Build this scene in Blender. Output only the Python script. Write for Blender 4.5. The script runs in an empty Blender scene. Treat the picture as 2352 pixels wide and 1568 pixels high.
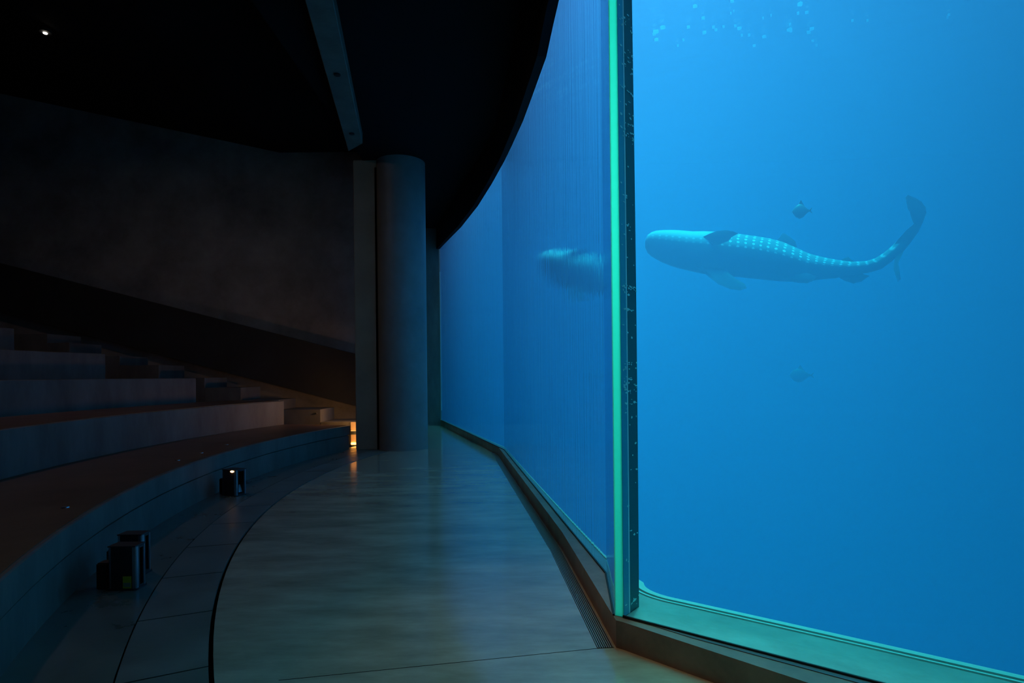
import bpy, bmesh, math, random
from mathutils import Vector, Matrix
C = bpy.context.scene
COL = C.collection
PI = math.pi
R = math.radians

# ------------------------------------------------------------------ camera, world, exposure
FPX, ROLL, SHIFT, EYE = 1400.0, R(-0.6), 76.0, 1.5
cam_d = bpy.data.cameras.new('camera')
cam_d.sensor_width = 36.0
cam_d.lens = 36.0*FPX/2352
cam_d.shift_y = SHIFT/2352
cam_d.clip_start = 0.05; cam_d.clip_end = 200
cam = bpy.data.objects.new('camera', cam_d); COL.objects.link(cam)
cam.matrix_world = Matrix.Translation((0, 0, EYE)) @ Matrix.Rotation(PI/2, 4, 'X') @ Matrix.Rotation(ROLL, 4, 'Z')
C.camera = cam
w = bpy.data.worlds.new('world'); C.world = w; w.use_nodes = True
w.node_tree.nodes['Background'].inputs[0].default_value = (0.0, 0.0, 0.0, 1)
C.view_settings.view_transform = 'Standard'; C.view_settings.look = 'None'
C.view_settings.gamma = 1; C.view_settings.use_curve_mapping = False
C.view_settings.exposure = 0.0
cy = C.cycles
cy.max_bounces = 10; cy.diffuse_bounces = 3; cy.glossy_bounces = 5; cy.transmission_bounces = 8
cy.volume_bounces = 2; cy.transparent_max_bounces = 16
cy.caustics_refractive = True; cy.caustics_reflective = True; cy.blur_glossy = 0.6
cy.sample_clamp_indirect = 2.0; cy.sample_clamp_direct = 0
cy.use_denoising = True
cy.use_adaptive_sampling = True; cy.adaptive_threshold = 0.015

def area(name, loc, size, power, color, rot=(0, 0, 0), size_y=None, spread=180):
    d = bpy.data.lights.new(name, 'AREA'); d.energy = power; d.color = color
    d.shape = 'RECTANGLE'; d.size = size; d.size_y = size_y or size; d.spread = R(spread)
    o = bpy.data.objects.new(name, d); COL.objects.link(o); o.location = loc; o.rotation_euler = rot
    return o
# unseen lights over the open water of the tank
DAY = (0.80, 0.95, 1.0)
area('unseen_tank_light', (4.0, 9.5, 20.0), 3.5, 1180, DAY, spread=75)
area('unseen_tank_light', (3.2, 8.5, 20.0), 2.5, 600, DAY, spread=38)
area('unseen_tank_light', (2.2, 5.2, 20.0), 2.0, 210, DAY, spread=36)
area('unseen_tank_light', (2.5, 18.5, 20.0), 2.5, 850, DAY, spread=45)  # unseen light added to brighten the far part of the long window
d_ = Vector((0.58, 3.40, 2.2)) - Vector((3.0, 8.0, 8.6))
area('unseen_tank_light', (3.0, 8.0, 8.6), 0.4, 50, DAY, rot=d_.to_track_quat('-Z', 'Y').to_euler(), spread=24)  # unseen light added and aimed to brighten the green joint edge
# dim warm lamp under the high ceiling over the seating
WARM = (1.0, 0.62, 0.36)
area('unseen_warm_light', (-7.0, 8.0, 7.0), 0.3, 24, WARM)
area('unseen_warm_light', (-1.5, 3.6, 5.7), 0.3, 2.5, WARM)  # unseen light added over the walkway to warm curb and floor
d_ = Vector((0.9, 3.4, 0)) - Vector((-1.6, 3.3, 5.6))
area('unseen_warm_light', (-1.6, 3.3, 5.6), 0.2, 2.0, WARM, rot=d_.to_track_quat('-Z', 'Y').to_euler(), spread=40)  # added unseen warm spot, aimed at the curb to redden it

# ------------------------------------------------------------------ helpers
def vray(px, py):
    u = (px-1176)/FPX; v = (784-py+SHIFT)/FPX
    r = Vector((math.cos(ROLL), 0, math.sin(ROLL))); up = Vector((-math.sin(ROLL), 0, math.cos(ROLL)))
    return r*u + up*v + Vector((0, 1, 0))
def on_z(px, py, z):                       # point of the horizontal plane at height z seen there
    d = vray(px, py); return Vector((0, 0, EYE)) + d*((z-EYE)/d.z)
def on_y(px, py, y):
    d = vray(px, py); return Vector((0, 0, EYE)) + d*(y/d.y)
def on_line(px, py, a, b):                 # point of the vertical wall through plan points a, b
    d = vray(px, py); e = Vector((b[0]-a[0], b[1]-a[1])); n = Vector((-e.y, e.x))
    return Vector((0, 0, EYE)) + d*((a[0]*n.x+a[1]*n.y)/(d.x*n.x+d.y*n.y))
def tag(o, label=None, cat=None, group=None, kind=None):
    for k, v in (('label', label), ('category', cat), ('group', group), ('kind', kind)):
        if v: o[k] = v
    return o
def empty(name, loc, rz=0.0):
    o = bpy.data.objects.new(name, None); COL.objects.link(o); o.location = loc; o.rotation_euler = (0, 0, rz)
    o.empty_display_size = 0.1
    return o
def link(name, bm, mats, parent=None, smooth=False, recalc=True, auto=None):
    if recalc: bmesh.ops.recalc_face_normals(bm, faces=bm.faces[:])
    me = bpy.data.meshes.new(name); bm.to_mesh(me); bm.free()
    for m in (mats if isinstance(mats, (list, tuple)) else [mats]): me.materials.append(m)
    if smooth:
        for p in me.polygons: p.use_smooth = True
    o = bpy.data.objects.new(name, me); COL.objects.link(o)
    if parent: o.parent = parent
    if auto: me.set_sharp_from_angle(angle=R(auto))
    return o
def box(bm, x0, y0, z0, x1, y1, z1, mi=0, bevel=0.0):
    vs = [bm.verts.new(p) for p in ((x0,y0,z0),(x1,y0,z0),(x1,y1,z0),(x0,y1,z0),(x0,y0,z1),(x1,y0,z1),(x1,y1,z1),(x0,y1,z1))]
    fs = [bm.faces.new([vs[i] for i in f]) for f in ((0,3,2,1),(4,5,6,7),(0,1,5,4),(1,2,6,5),(2,3,7,6),(3,0,4,7))]
    for f in fs: f.material_index = mi
    if bevel:
        es = list({e for f in fs for e in f.edges})
        bmesh.ops.bevel(bm, geom=es, offset=bevel, segments=2, affect='EDGES')
    return fs
def prism(bm, pts, z0, z1, mi=0):
    """closed prism over a plan polygon; z0/z1 numbers or lists. Returns side faces in order, bottom, top"""
    n = len(pts)
    zl = z0 if isinstance(z0, (list, tuple)) else [z0]*n
    zh = z1 if isinstance(z1, (list, tuple)) else [z1]*n
    lo = [bm.verts.new((p[0], p[1], z)) for p, z in zip(pts, zl)]
    hi = [bm.verts.new((p[0], p[1], z)) for p, z in zip(pts, zh)]
    side = [bm.faces.new((lo[i], lo[(i+1) % n], hi[(i+1) % n], hi[i])) for i in range(n)]
    b = bm.faces.new(lo[::-1]); t = bm.faces.new(hi)
    for f in side+[b, t]: f.material_index = mi
    return side, b, t
def strip(bm, A, B, z0, z1, mi=(0, 0, 0, 0, 0)):
    """closed band between two plan lines of equal length; mi = along A, along B, ends, bottom, top"""
    n = len(A)
    v = [[bm.verts.new((p[0], p[1], z)) for p in line] for line, z in ((A, z0), (B, z0), (A, z1), (B, z1))]
    def q(a, b, c, d, k): bm.faces.new((a, b, c, d)).material_index = mi[k]
    for i in range(n-1):
        q(v[0][i], v[0][i+1], v[2][i+1], v[2][i], 0); q(v[1][i+1], v[1][i], v[3][i], v[3][i+1], 1)
        q(v[0][i+1], v[0][i], v[1][i], v[1][i+1], 3); q(v[2][i], v[2][i+1], v[3][i+1], v[3][i], 4)
    q(v[0][0], v[2][0], v[3][0], v[1][0], 2); q(v[0][-1], v[1][-1], v[3][-1], v[2][-1], 2)
def offset_line(pts, d):
    """plan polyline moved sideways by d (positive = to the left of travel)"""
    out = []
    for i, p in enumerate(pts):
        p = Vector(p[:2])
        ns = []
        if i: e = (p-Vector(pts[i-1][:2])).normalized(); ns.append(Vector((-e.y, e.x)))
        if i < len(pts)-1: e = (Vector(pts[i+1][:2])-p).normalized(); ns.append(Vector((-e.y, e.x)))
        m = sum(ns, Vector((0, 0))).normalized()
        out.append(p + m*(d/max(0.3, m.dot(ns[0]))))
    return out
def arc(cx, cy_, r, a0, a1, n):
    return [(cx-r*math.cos(a0+(a1-a0)*i/n), cy_+r*math.sin(a0+(a1-a0)*i/n)) for i in range(n+1)]
def tube(bm, pts, r, seg=8, mi=0):
    rings = []
    pts = [Vector(p) for p in pts]
    for i, p in enumerate(pts):
        t = (pts[min(i+1, len(pts)-1)]-pts[max(i-1, 0)]).normalized()
        a = t.orthogonal().normalized() if i == 0 else (rings_a - t*rings_a.dot(t)).normalized()
        rings_a = a; b = t.cross(a)
        rings.append([bm.verts.new(p+(a*math.cos(2*PI*k/seg)+b*math.sin(2*PI*k/seg))*r) for k in range(seg)])
    for i in range(len(rings)-1):
        for k in range(seg):
            f = bm.faces.new((rings[i][k], rings[i][(k+1) % seg], rings[i+1][(k+1) % seg], rings[i+1][k])); f.material_index = mi
    bm.faces.new(rings[0][::-1]).material_index = mi; bm.faces.new(rings[-1]).material_index = mi

# ------------------------------------------------------------------ materials
def mat(name):
    m = bpy.data.materials.new(name); m.use_nodes = True; nt = m.node_tree
    for n in list(nt.nodes): nt.nodes.remove(n)
    return m, nt, nt.nodes.new('ShaderNodeOutputMaterial')
def surf(name, col, rough=0.6, metal=0.0, spec=0.5, var=0.0, vscale=1.5, bump=0.0, bscale=20, stretch=(1, 1, 1), coat=0.0, rvar=0.0, bdist=0.02):
    m, nt, out = mat(name); N = nt.nodes.new; L = nt.links.new
    p = N('ShaderNodeBsdfPrincipled'); L(p.outputs[0], out.inputs[0])
    p.inputs['Roughness'].default_value = rough; p.inputs['Metallic'].default_value = metal
    p.inputs['Specular IOR Level'].default_value = spec; p.inputs['Coat Weight'].default_value = coat; p.inputs['Coat Roughness'].default_value = 0.12
    p.inputs['Base Color'].default_value = (*col, 1)
    tc = N('ShaderNodeTexCoord'); mp = N('ShaderNodeMapping'); mp.inputs['Scale'].default_value = stretch
    L(tc.outputs['Object'], mp.inputs[0])
    if var:
        nz = N('ShaderNodeTexNoise'); nz.inputs['Scale'].default_value = vscale; nz.inputs['Detail'].default_value = 8; nz.inputs['Roughness'].default_value = 0.65
        L(mp.outputs[0], nz.inputs[0])
        cr = N('ShaderNodeValToRGB'); cr.color_ramp.elements[0].position = 0.3; cr.color_ramp.elements[1].position = 0.7
        cr.color_ramp.elements[0].color = (*[c*(1-var) for c in col], 1); cr.color_ramp.elements[1].color = (*[min(1, c*(1+var)) for c in col], 1)
        L(nz.outputs[0], cr.inputs[0]); L(cr.outputs[0], p.inputs['Base Color'])
        if rvar:
            mr = N('ShaderNodeMapRange'); mr.inputs[1].default_value = 0.3; mr.inputs[2].default_value = 0.7
            mr.inputs[3].default_value = rough-rvar; mr.inputs[4].default_value = rough+rvar
            L(nz.outputs[0], mr.inputs[0]); L(mr.outputs[0], p.inputs['Roughness'])
    if bump:
        nb = N('ShaderNodeTexNoise'); nb.inputs['Scale'].default_value = bscale; nb.inputs['Detail'].default_value = 4
        L(mp.outputs[0], nb.inputs[0])
        bp = N('ShaderNodeBump'); bp.inputs['Strength'].default_value = bump; bp.inputs['Distance'].default_value = bdist
        L(nb.outputs[0], bp.inputs['Height']); L(bp.outputs[0], p.inputs['Normal'])
    return m
def emit(name, col, s):
    m, nt, out = mat(name); e = nt.nodes.new('ShaderNodeEmission'); e.inputs[0].default_value = (*col, 1); e.inputs[1].default_value = s
    nt.links.new(e.outputs[0], out.inputs[0]); return m
def glow_plastic(name, col, trans=0.6, gloss=0.15, rough=0.3):
    """clouded acrylic: light coming from behind passes through it"""
    m, nt, out = mat(name); N = nt.nodes.new; L = nt.links.new
    d = N('ShaderNodeBsdfDiffuse'); d.inputs[0].default_value = (*col, 1)
    t = N('ShaderNodeBsdfTranslucent'); t.inputs[0].default_value = (*col, 1)
    g = N('ShaderNodeBsdfGlossy'); g.inputs[1].default_value = rough
    a = N('ShaderNodeMixShader'); a.inputs[0].default_value = trans; L(d.outputs[0], a.inputs[1]); L(t.outputs[0], a.inputs[2])
    b = N('ShaderNodeMixShader'); b.inputs[0].default_value = gloss; L(a.outputs[0], b.inputs[1]); L(g.outputs[0], b.inputs[2])
    L(b.outputs[0], out.inputs[0]); return m
M = {}
M['floor'] = surf('polished_concrete_floor', (0.44, 0.42, 0.32), 0.15, spec=0.8, var=0.35, vscale=1.1, bump=0.35, bscale=2.2, stretch=(1, 3.0, 1), rvar=0.05, bdist=0.010, coat=0.6)
M['channel'] = surf('concrete_channel_floor', (0.10, 0.135, 0.125), 0.32, var=0.3, vscale=2, bump=0.3, bscale=4, rvar=0.08, bdist=0.008)
M['slabs'] = surf('concrete_paving', (0.13, 0.175, 0.17), 0.38, var=0.25, vscale=2.5, bump=0.3, bscale=8, rvar=0.08, bdist=0.006)
M['concrete'] = surf('cast_concrete', (0.13, 0.12, 0.105), 0.6, var=0.35, vscale=2.2, bump=0.4, bscale=12, stretch=(1, 1, 0.35), bdist=0.006)
M['wall'] = surf('dark_board_concrete', (0.28, 0.25, 0.215), 0.75, var=0.4, vscale=0.9, bump=0.4, bscale=6, bdist=0.01)
M['column'] = surf('column_concrete', (0.21, 0.22, 0.22), 0.5, var=0.15, vscale=1.6, bump=0.15, bscale=10, bdist=0.004)
M['tread'] = surf('brown_tread', (0.12, 0.07, 0.045), 0.42, var=0.4, vscale=1.3, bump=0.3, bscale=12, bdist=0.004)
M['black'] = surf('black_paint', (0.006, 0.006, 0.007), 0.85, spec=0.1)
M['gap'] = surf('open_joint', (0.002, 0.002, 0.002), 0.95, spec=0.0)
M['curb'] = surf('brown_stone_curb', (0.25, 0.155, 0.115), 0.5, var=0.35, vscale=3, bump=0.2, bscale=20, bdist=0.003)
M['curbtop'] = surf('slate_curb_top', (0.10, 0.11, 0.12), 0.35, var=0.2, vscale=4)
M['steel'] = surf('brushed_steel', (0.42, 0.42, 0.43), 0.28, metal=1.0)
M['darksteel'] = surf('dark_steel_sheet', (0.05, 0.055, 0.06), 0.4, metal=0.6)
M['rubber'] = surf('black_rubber', (0.01, 0.01, 0.01), 0.7)
M['yellow'] = surf('yellow_sticker', (0.75, 0.62, 0.02), 0.6)
M['sill'] = surf('tank_sill_concrete', (0.20, 0.17, 0.15), 0.7, var=0.22, vscale=3.5, bump=0.3, bscale=25, bdist=0.004)
M['sill_edge'] = surf('tank_sill_pale_edge', (0.34, 0.36, 0.32), 0.6)
M['tank'] = surf('tank_wall_paint', (0.10, 0.22, 0.30), 0.8, var=0.2, vscale=0.5)
M['lens'] = surf('pale_lens', (0.45, 0.62, 0.68), 0.15)
M['amber'] = emit('amber_lamp_glow', (1.0, 0.42, 0.08), 9.0)
M['amber_dim'] = emit('amber_lamp_diffuser', (1.0, 0.45, 0.10), 1.2)
M['white_glow'] = emit('white_lamp_glow', (1.0, 0.9, 0.75), 6.0)
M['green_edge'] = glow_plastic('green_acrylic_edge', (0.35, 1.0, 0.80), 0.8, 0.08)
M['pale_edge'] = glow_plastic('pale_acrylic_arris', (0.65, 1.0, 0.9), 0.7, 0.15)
M['blue_seam'] = glow_plastic('blue_acrylic_seam', (0.04, 0.50, 0.65), 0.2, 0.1)
M['teal_seam'] = glow_plastic('dark_teal_acrylic_seam', (0.012, 0.19, 0.20), 0.25, 0.08)
M['bubble'] = glow_plastic('pale_bubble', (0.6, 1.0, 0.95), 0.15, 0.15)
M['seam_line'] = glow_plastic('pale_seam_line', (0.8, 1.0, 1.0), 0.15, 0.15)
M['glint'] = glow_plastic('surface_glints', (0.9, 1.0, 1.0), 0.8, 0.05)

def clear_mat():
    m, nt, out = mat('clear'); t = nt.nodes.new('ShaderNodeBsdfTransparent'); nt.links.new(t.outputs[0], out.inputs[0]); return m
M['clear'] = clear_mat()
def glass_mat():
    m, nt, out = mat('acrylic_front'); g = nt.nodes.new('ShaderNodeBsdfGlass')
    g.inputs['Roughness'].default_value = 0.0; g.inputs['IOR'].default_value = 1.33
    g.inputs['Color'].default_value = (0.96, 1.0, 1.0, 1)
    nt.links.new(g.outputs[0], out.inputs[0]); return m
M['glass'] = glass_mat()
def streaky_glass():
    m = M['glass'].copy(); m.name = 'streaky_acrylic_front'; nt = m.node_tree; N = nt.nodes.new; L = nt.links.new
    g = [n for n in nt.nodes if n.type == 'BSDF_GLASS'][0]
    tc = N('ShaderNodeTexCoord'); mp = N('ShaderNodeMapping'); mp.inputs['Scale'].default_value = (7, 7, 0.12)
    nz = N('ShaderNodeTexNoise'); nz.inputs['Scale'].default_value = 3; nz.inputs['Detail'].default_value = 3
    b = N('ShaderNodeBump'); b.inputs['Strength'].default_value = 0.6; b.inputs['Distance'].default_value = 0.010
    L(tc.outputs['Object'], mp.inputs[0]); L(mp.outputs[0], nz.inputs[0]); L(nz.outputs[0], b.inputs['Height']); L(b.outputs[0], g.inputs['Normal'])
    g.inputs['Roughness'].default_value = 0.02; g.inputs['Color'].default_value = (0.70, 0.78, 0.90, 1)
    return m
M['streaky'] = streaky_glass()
def water_mat():
    m, nt, out = mat('tank_water'); N = nt.nodes.new; L = nt.links.new
    t = N('ShaderNodeBsdfTransparent'); L(t.outputs[0], out.inputs[0])
    s = N('ShaderNodeVolumeScatter'); s.inputs['Color'].default_value = (0.62, 0.52, 1.0, 1); s.inputs['Density'].default_value = 0.09
    s.inputs['Anisotropy'].default_value = 0.0
    a = N('ShaderNodeVolumeAbsorption'); a.inputs['Color'].default_value = (0.0, 0.895, 0.997, 1); a.inputs['Density'].default_value = 0.4
    ad = N('ShaderNodeAddShader'); L(s.outputs[0], ad.inputs[0]); L(a.outputs[0], ad.inputs[1]); L(ad.outputs[0], out.inputs[1])
    return m
M['water'] = water_mat()
def surface_mat():
    m, nt, out = mat('rippled_water_skin'); N = nt.nodes.new; L = nt.links.new
    t = N('ShaderNodeBsdfTransparent'); g = N('ShaderNodeBsdfGlossy'); g.inputs[1].default_value = 0.12
    tc = N('ShaderNodeTexCoord'); nz = N('ShaderNodeTexNoise'); nz.inputs['Scale'].default_value = 1.4; nz.inputs['Detail'].default_value = 5
    L(tc.outputs['Object'], nz.inputs[0])
    b = N('ShaderNodeBump'); b.inputs['Strength'].default_value = 0.8; b.inputs['Distance'].default_value = 0.3; L(nz.outputs[0], b.inputs['Height']); L(b.outputs[0], g.inputs['Normal'])
    mx = N('ShaderNodeMixShader'); mx.inputs[0].default_value = 0.35; L(t.outputs[0], mx.inputs[1]); L(g.outputs[0], mx.inputs[2]); L(mx.outputs[0], out.inputs[0])
    return m
M['skin'] = surface_mat()

# ------------------------------------------------------------------ plan of the glass
PZ = 0.15                                            # the curb's height, foot of the panes
P0 = Vector((0.560, 3.40)); P0r = Vector((0.604, 3.375))
P1 = Vector((0.625, 4.12)); P2 = Vector((-0.15, 10.95)); P3 = Vector((-2.13, 18.3))
RD = Vector((1.52-0.592, 2.64-3.36)).normalized()
R1 = P0r + RD*11.0
TH = 0.28
left_front = [P3, P2, P1, P0]                        # travel towards the viewer: tank on the left hand
left_back = offset_line(left_front, TH)
left_back[-1] = P0r + Vector((-(2.64-3.36), 1.52-0.592)).normalized()*TH - RD*0.012
right_front = [P0r, R1]
right_back = offset_line(right_front, TH)
NR = Vector((-RD.y, RD.x))                           # into the tank
# soffit: lower edge of the dark wall above the long window
soffit = []
for px, py, a, b in ((1296, -40, P2, P1), (1285, 0, P2, P1), (1271, 60, P2, P1), (1256, 130, P2, P1), (1229, 205, P2, P1), (1202, 278, P2, P1), (1176, 335, P2, P1),
                     (1160, 368, P2, P1), (1130, 422, P2, P3), (1098, 473, P2, P3), (1060, 521, P2, P3), (1035, 546, P2, P3), (1010, 572, P2, P3)):
    soffit.append(on_line(px, py, a, b))

# ------------------------------------------------------------------ floor
CX, CY = 9.5, 8.8
RB, RI, RJ = 13.37, 12.86, 12.43                      # bench front, inner paving line, slot
def pie(r0, r1, a0, a1, n=48): return arc(CX, CY, r0, a0, a1, n) + arc(CX, CY, r1, a1, a0, n)
A0, A1 = R(-50), R(16.3)
bm = bmesh.new()
GLASS_LINE = [(P3.x-0.1, 19.2), (P3.x+0.06, P3.y), (P2.x+0.06, P2.y), (P1.x+0.08, P1.y), (P0.x+0.06, P0.y+0.06), tuple(P0r+NR*0.06), tuple(P0r+RD*10.6+NR*0.06), (9.0, -6)]
outer = arc(CX, CY, RJ-0.012, R(-50), R(21), 60)
prism(bm, [(-3.0, 14.6), (-3.2, 19.2)] + GLASS_LINE + [(9, -11.8), (outer[0][0], -11.8)] + outer, -0.25, 0.0)
fl = link('floor', bm, [M['floor']]); tag(fl, 'polished grey brown concrete walkway floor reflecting the blue tank', 'floor', kind='structure')
bm = bmesh.new()
prism(bm, pie(RJ-0.012, RJ+0.012, R(-50), R(21)), -0.25, -0.02)
prism(bm, pie(RI-0.005, RI+0.005, R(-50), R(21)), -0.25, -0.008)
tag(link('trim_1', bm, M['gap']), 'thin black curved joint lines between walkway and paving', 'joint', kind='structure')
# long straight saw cut in the walkway near the viewer
p, q_ = on_z(640, 1562, 0), on_z(1408, 1485, 0); dv_ = (q_-p).normalized(); nn = Vector((-dv_.y, dv_.x, 0))*0.0022
bm = bmesh.new(); prism(bm, [(p-nn)[:2], (q_-nn)[:2], (q_+nn)[:2], (p+nn)[:2]], -0.01, 0.0006)
tag(link('trim_7', bm, M['gap']), 'hairline saw cut across the walkway floor', 'joint', kind='structure')
# paving slabs between the two joints
slab_angs = []
a = -50.0
while a < 20: slab_angs.append(a); a += 3.85
for i, a in enumerate(slab_angs):
    bm = bmesh.new()
    prism(bm, pie(RJ+0.012, RI-0.005, R(a+0.03), R(a+3.82), 6), -0.25, 0.0)
    o = link('floor_paving_slab', bm, M['slabs'])
    if i == 0: pass
    tag(o, 'dark curved concrete paving slab of the strip along the seating channel', 'paving slab', 'paving slabs along the walkway edge', kind='structure')
bm = bmesh.new()
prism(bm, pie(RI+0.005, RB+0.2, R(-50), R(21)), -0.25, 0.0)
tag(link('floor_channel', bm, M['channel']), 'dark smooth gutter floor at the foot of the lowest bench', 'floor', kind='structure')
bm = bmesh.new(); prism(bm, [(-30, -12), (9, -12)] + GLASS_LINE[::-1] + [(-30, 19.2)], -0.5, -0.27)
tag(link('floor_subfloor', bm, M['gap']), kind='structure')

# ------------------------------------------------------------------ seating tiers
tiers = [(RB, 14.9, 0.5, 16.1, 'lowest curved concrete bench with a shadow groove along its blue lit front'),
         (14.9, 16.4, 1.0, 15.9, 'second concrete seating tier, its riser end glowing amber beside the aisle'),
         (16.4, 17.9, 1.5, 13.0, 'third dark concrete seating tier, seen edge-on at eye height'),
         (17.9, 19.4, 2.0, 10.7, 'fourth concrete seating tier, faint dark riser at far left'),
         (19.4, 26.0, 2.5, 9.0, 'topmost nearly black seating tier at the far left')]
for i, (r0, r1, h, aend, lab) in enumerate(tiers):
    t = empty('seating_tier', (0, 0, 0))
    tag(t, lab, 'bench', 'curved seating tiers')
    bm = bmesh.new()
    n = 72
    z0 = h-0.5 if i else 0.0
    if i == 0:   # lower face, groove, upper face
        prof = [(r0+0.015, 0.0), (r0+0.015, 0.285), (r0+0.04, 0.285), (r0+0.04, 0.305), (r0, 0.305), (r0, h-0.012), (r0+0.012, h-0.004), (r0+0.03, h-0.004)]
    else:
        prof = [(r0, 0.0), (r0, h-0.012), (r0+0.012, h-0.004), (r0+0.03, h-0.004)]
    prof += [(r1-0.003, h-0.004), (r1-0.003, 0.0)]
    rings = []
    for k in range(n+1):
        a = A0+(R(aend)-A0)*k/n
        rings.append([bm.verts.new((CX-r*math.cos(a), CY+r*math.sin(a), z)) for r, z in prof])
    for k in range(n):
        for j in range(len(prof)-1):
            bm.faces.new((rings[k][j], rings[k][j+1], rings[k+1][j+1], rings[k+1][j]))
    bm.faces.new(rings[0]); bm.faces.new(rings[-1][::-1])
    link('riser', bm, M['concrete'], t)
    bm = bmesh.new()
    prism(bm, pie(r0+0.035, r1-0.02, A0+0.002, R(aend)-0.002, n), h-0.004, h+0.001)
    tr = link('tread', bm, M['tread'], t)
    tr['label'] = 'brown worn tread'
# floor sockets in the bench tread: small steel caps
for px, py in ((150, 1165), (520, 1021), (462, 1040), (408, 1057)):
    p = on_z(px, py, 0.502)
    bm = bmesh.new(); bmesh.ops.create_cone(bm, cap_ends=True, segments=20, radius1=0.03, radius2=0.026, depth=0.008, matrix=Matrix.Translation((0, 0, 0.003)))
    o = link('tread_cap', bm, M['steel'], smooth=False); o.location = (p.x, p.y, 0.501)
    tag(o, {150: 'small round metal cap set in the brown bench tread, nearest of the four', 520: 'small round metal cap farthest along the brown bench tread',
            462: 'second farthest small round metal cap in the brown bench tread', 408: 'second nearest small round metal cap in the brown bench tread'}[px], 'metal cap', 'metal caps in the bench tread')

# ------------------------------------------------------------------ aisle steps beyond the tiers
YA0, YA1 = 13.35, 14.4
hs = [(803, 0.5), (735, 0.78), (640, 1.0), (553, 1.28), (470, 1.5), (365, 1.79), (275, 2.0), (160, 2.3), (110, 2.5)]
words = {0.5: 'amber lit lowest aisle landing beside the column foot', 0.78: 'amber lit aisle step with a bright speck, beside second tier end',
         1.0: 'dim aisle tread level with the second seating tier', 1.28: 'dark aisle step block beyond the third tier end',
         1.5: 'dark aisle tread level with the third seating tier', 1.79: 'nearly black aisle step block beyond the fourth tier end',
         2.0: 'nearly black aisle tread level with the fourth tier', 2.3: 'highest aisle step block, black, far left',
         2.5: 'black aisle landing level with the topmost tier'}
xs = [on_y(px, 900, YA0).x for px, _ in hs] + [-24.0]
xs[0] = -3.42
for i, (px, h) in enumerate(hs):
    bm = bmesh.new(); box(bm, xs[i+1]+0.002, YA0, 0.0, xs[i], YA1, h, bevel=0.006)
    o = link('aisle_step', bm, M['concrete'])
    tag(o, words[h], 'step', 'aisle steps at the end of the seating')
# ------------------------------------------------------------------ walls
bm = bmesh.new(); box(bm, -30, 14.73, -0.3, -3.0, 15.0, 12)
tag(link('wall_back', bm, M['wall']), 'dark bare concrete wall behind the seating', 'wall', kind='structure')
bm = bmesh.new(); box(bm, -3.2, 15.0, -0.3, -3.0, 19.2, 7)
tag(link('wall_side', bm, M['wall']), kind='structure')
bm = bmesh.new(); box(bm, -3.2, 18.9, -0.3, -2.2, 19.2, 7)
tag(link('wall_end', bm, M['column']), 'dark blue lit end wall strip between column and window', 'wall', kind='structure')
bm = bmesh.new(); box(bm, -30, -12, -0.3, 9.3, -11.8, 12)
tag(link('wall_front', bm, M['black']), kind='structure')
bm = bmesh.new(); box(bm, -30.2, -12, -0.3, -30, 15, 12)
tag(link('wall_left', bm, M['black']), kind='structure')
bm = bmesh.new(); box(bm, 8.9, -12, -0.3, 9.1, -5.0, 12)
tag(link('wall_right', bm, M['black']), kind='structure')
# sloping ramp parapet, a band across the wall
bm = bmesh.new()
yp = 14.42
q = [on_y(-60, 589, yp), on_y(840, 819, yp), on_y(840, 938, yp), on_y(500, 850, yp), on_y(-60, 700, yp)]
q[1].x = min(q[1].x, -3.02); q[2].x = q[1].x
a = [bm.verts.new((v.x, yp, v.z)) for v in q]; b = [bm.verts.new((v.x, yp+0.30, v.z)) for v in q]
bm.faces.new(a); bm.faces.new(b[::-1])
for i in range(5): bm.faces.new((a[i], b[i], b[(i+1) % 5], a[(i+1) % 5]))
M['parapet'] = surf('dark_plaster', (0.03, 0.03, 0.028), 0.8, var=0.2, vscale=0.8)
tag(link('ramp_parapet', bm, M['parapet']), 'sloping black ramp parapet running down along the back wall', 'parapet')

# ------------------------------------------------------------------ ceiling, beam
bm = bmesh.new(); prism(bm, [(-2.9, -12), (9.1, -12), tuple(R1-NR*0.03), tuple(P0r-NR*0.03), (P0.x-0.03, P0.y), (P1.x-0.11, P1.y), (P2.x-0.11, P2.y), (P3.x-0.11, P3.y), (-2.3, 19.2), (-3.2, 19.2), (-3.2, 14.6), (-2.9, 12.5)], 5.9, 6.1)
tag(link('ceiling', bm, M['black']), 'black flat ceiling over the walkway', 'ceiling', kind='structure')
bm = bmesh.new(); prism(bm, [(-5.55, -12), (-2.9, -12), (-2.9, 15), (-5.55, 15)], 6.92, 7.1)
tag(link('ceiling_high', bm, M['black']), kind='structure')
bm = bmesh.new(); prism(bm, [(-30.2, -12), (-5.55, -12), (-5.55, 15), (-30.2, 15)], [12.4, 6.92, 6.92, 12.4], [12.6, 7.1, 7.1, 12.6])
tag(link('ceiling_slope', bm, M['black']), kind='structure')
bm = bmesh.new(); box(bm, -3.0, -12, 5.9, -2.9, 15, 7.1)
tag(link('ceiling_step', bm, M['black']), kind='structure')
bm = bmesh.new()
qa = [on_z(x, y, 5.7) for x, y in ((688, -40), (757, -40), (833, 330), (800, 348))]
prism(bm, [(v.x, v.y) for v in qa], 5.7, 5.9)
bmesh.ops.bevel(bm, geom=bm.edges[:], offset=0.01, segments=1, affect='EDGES')
beam = link('ceiling_beam', bm, M['concrete'])
tag(beam, 'long narrow teal lit concrete beam under the black ceiling, leading to the column', 'beam')
bd = (qa[3]-qa[0]).normalized(); bmid0 = (qa[0]+qa[1])/2
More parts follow.
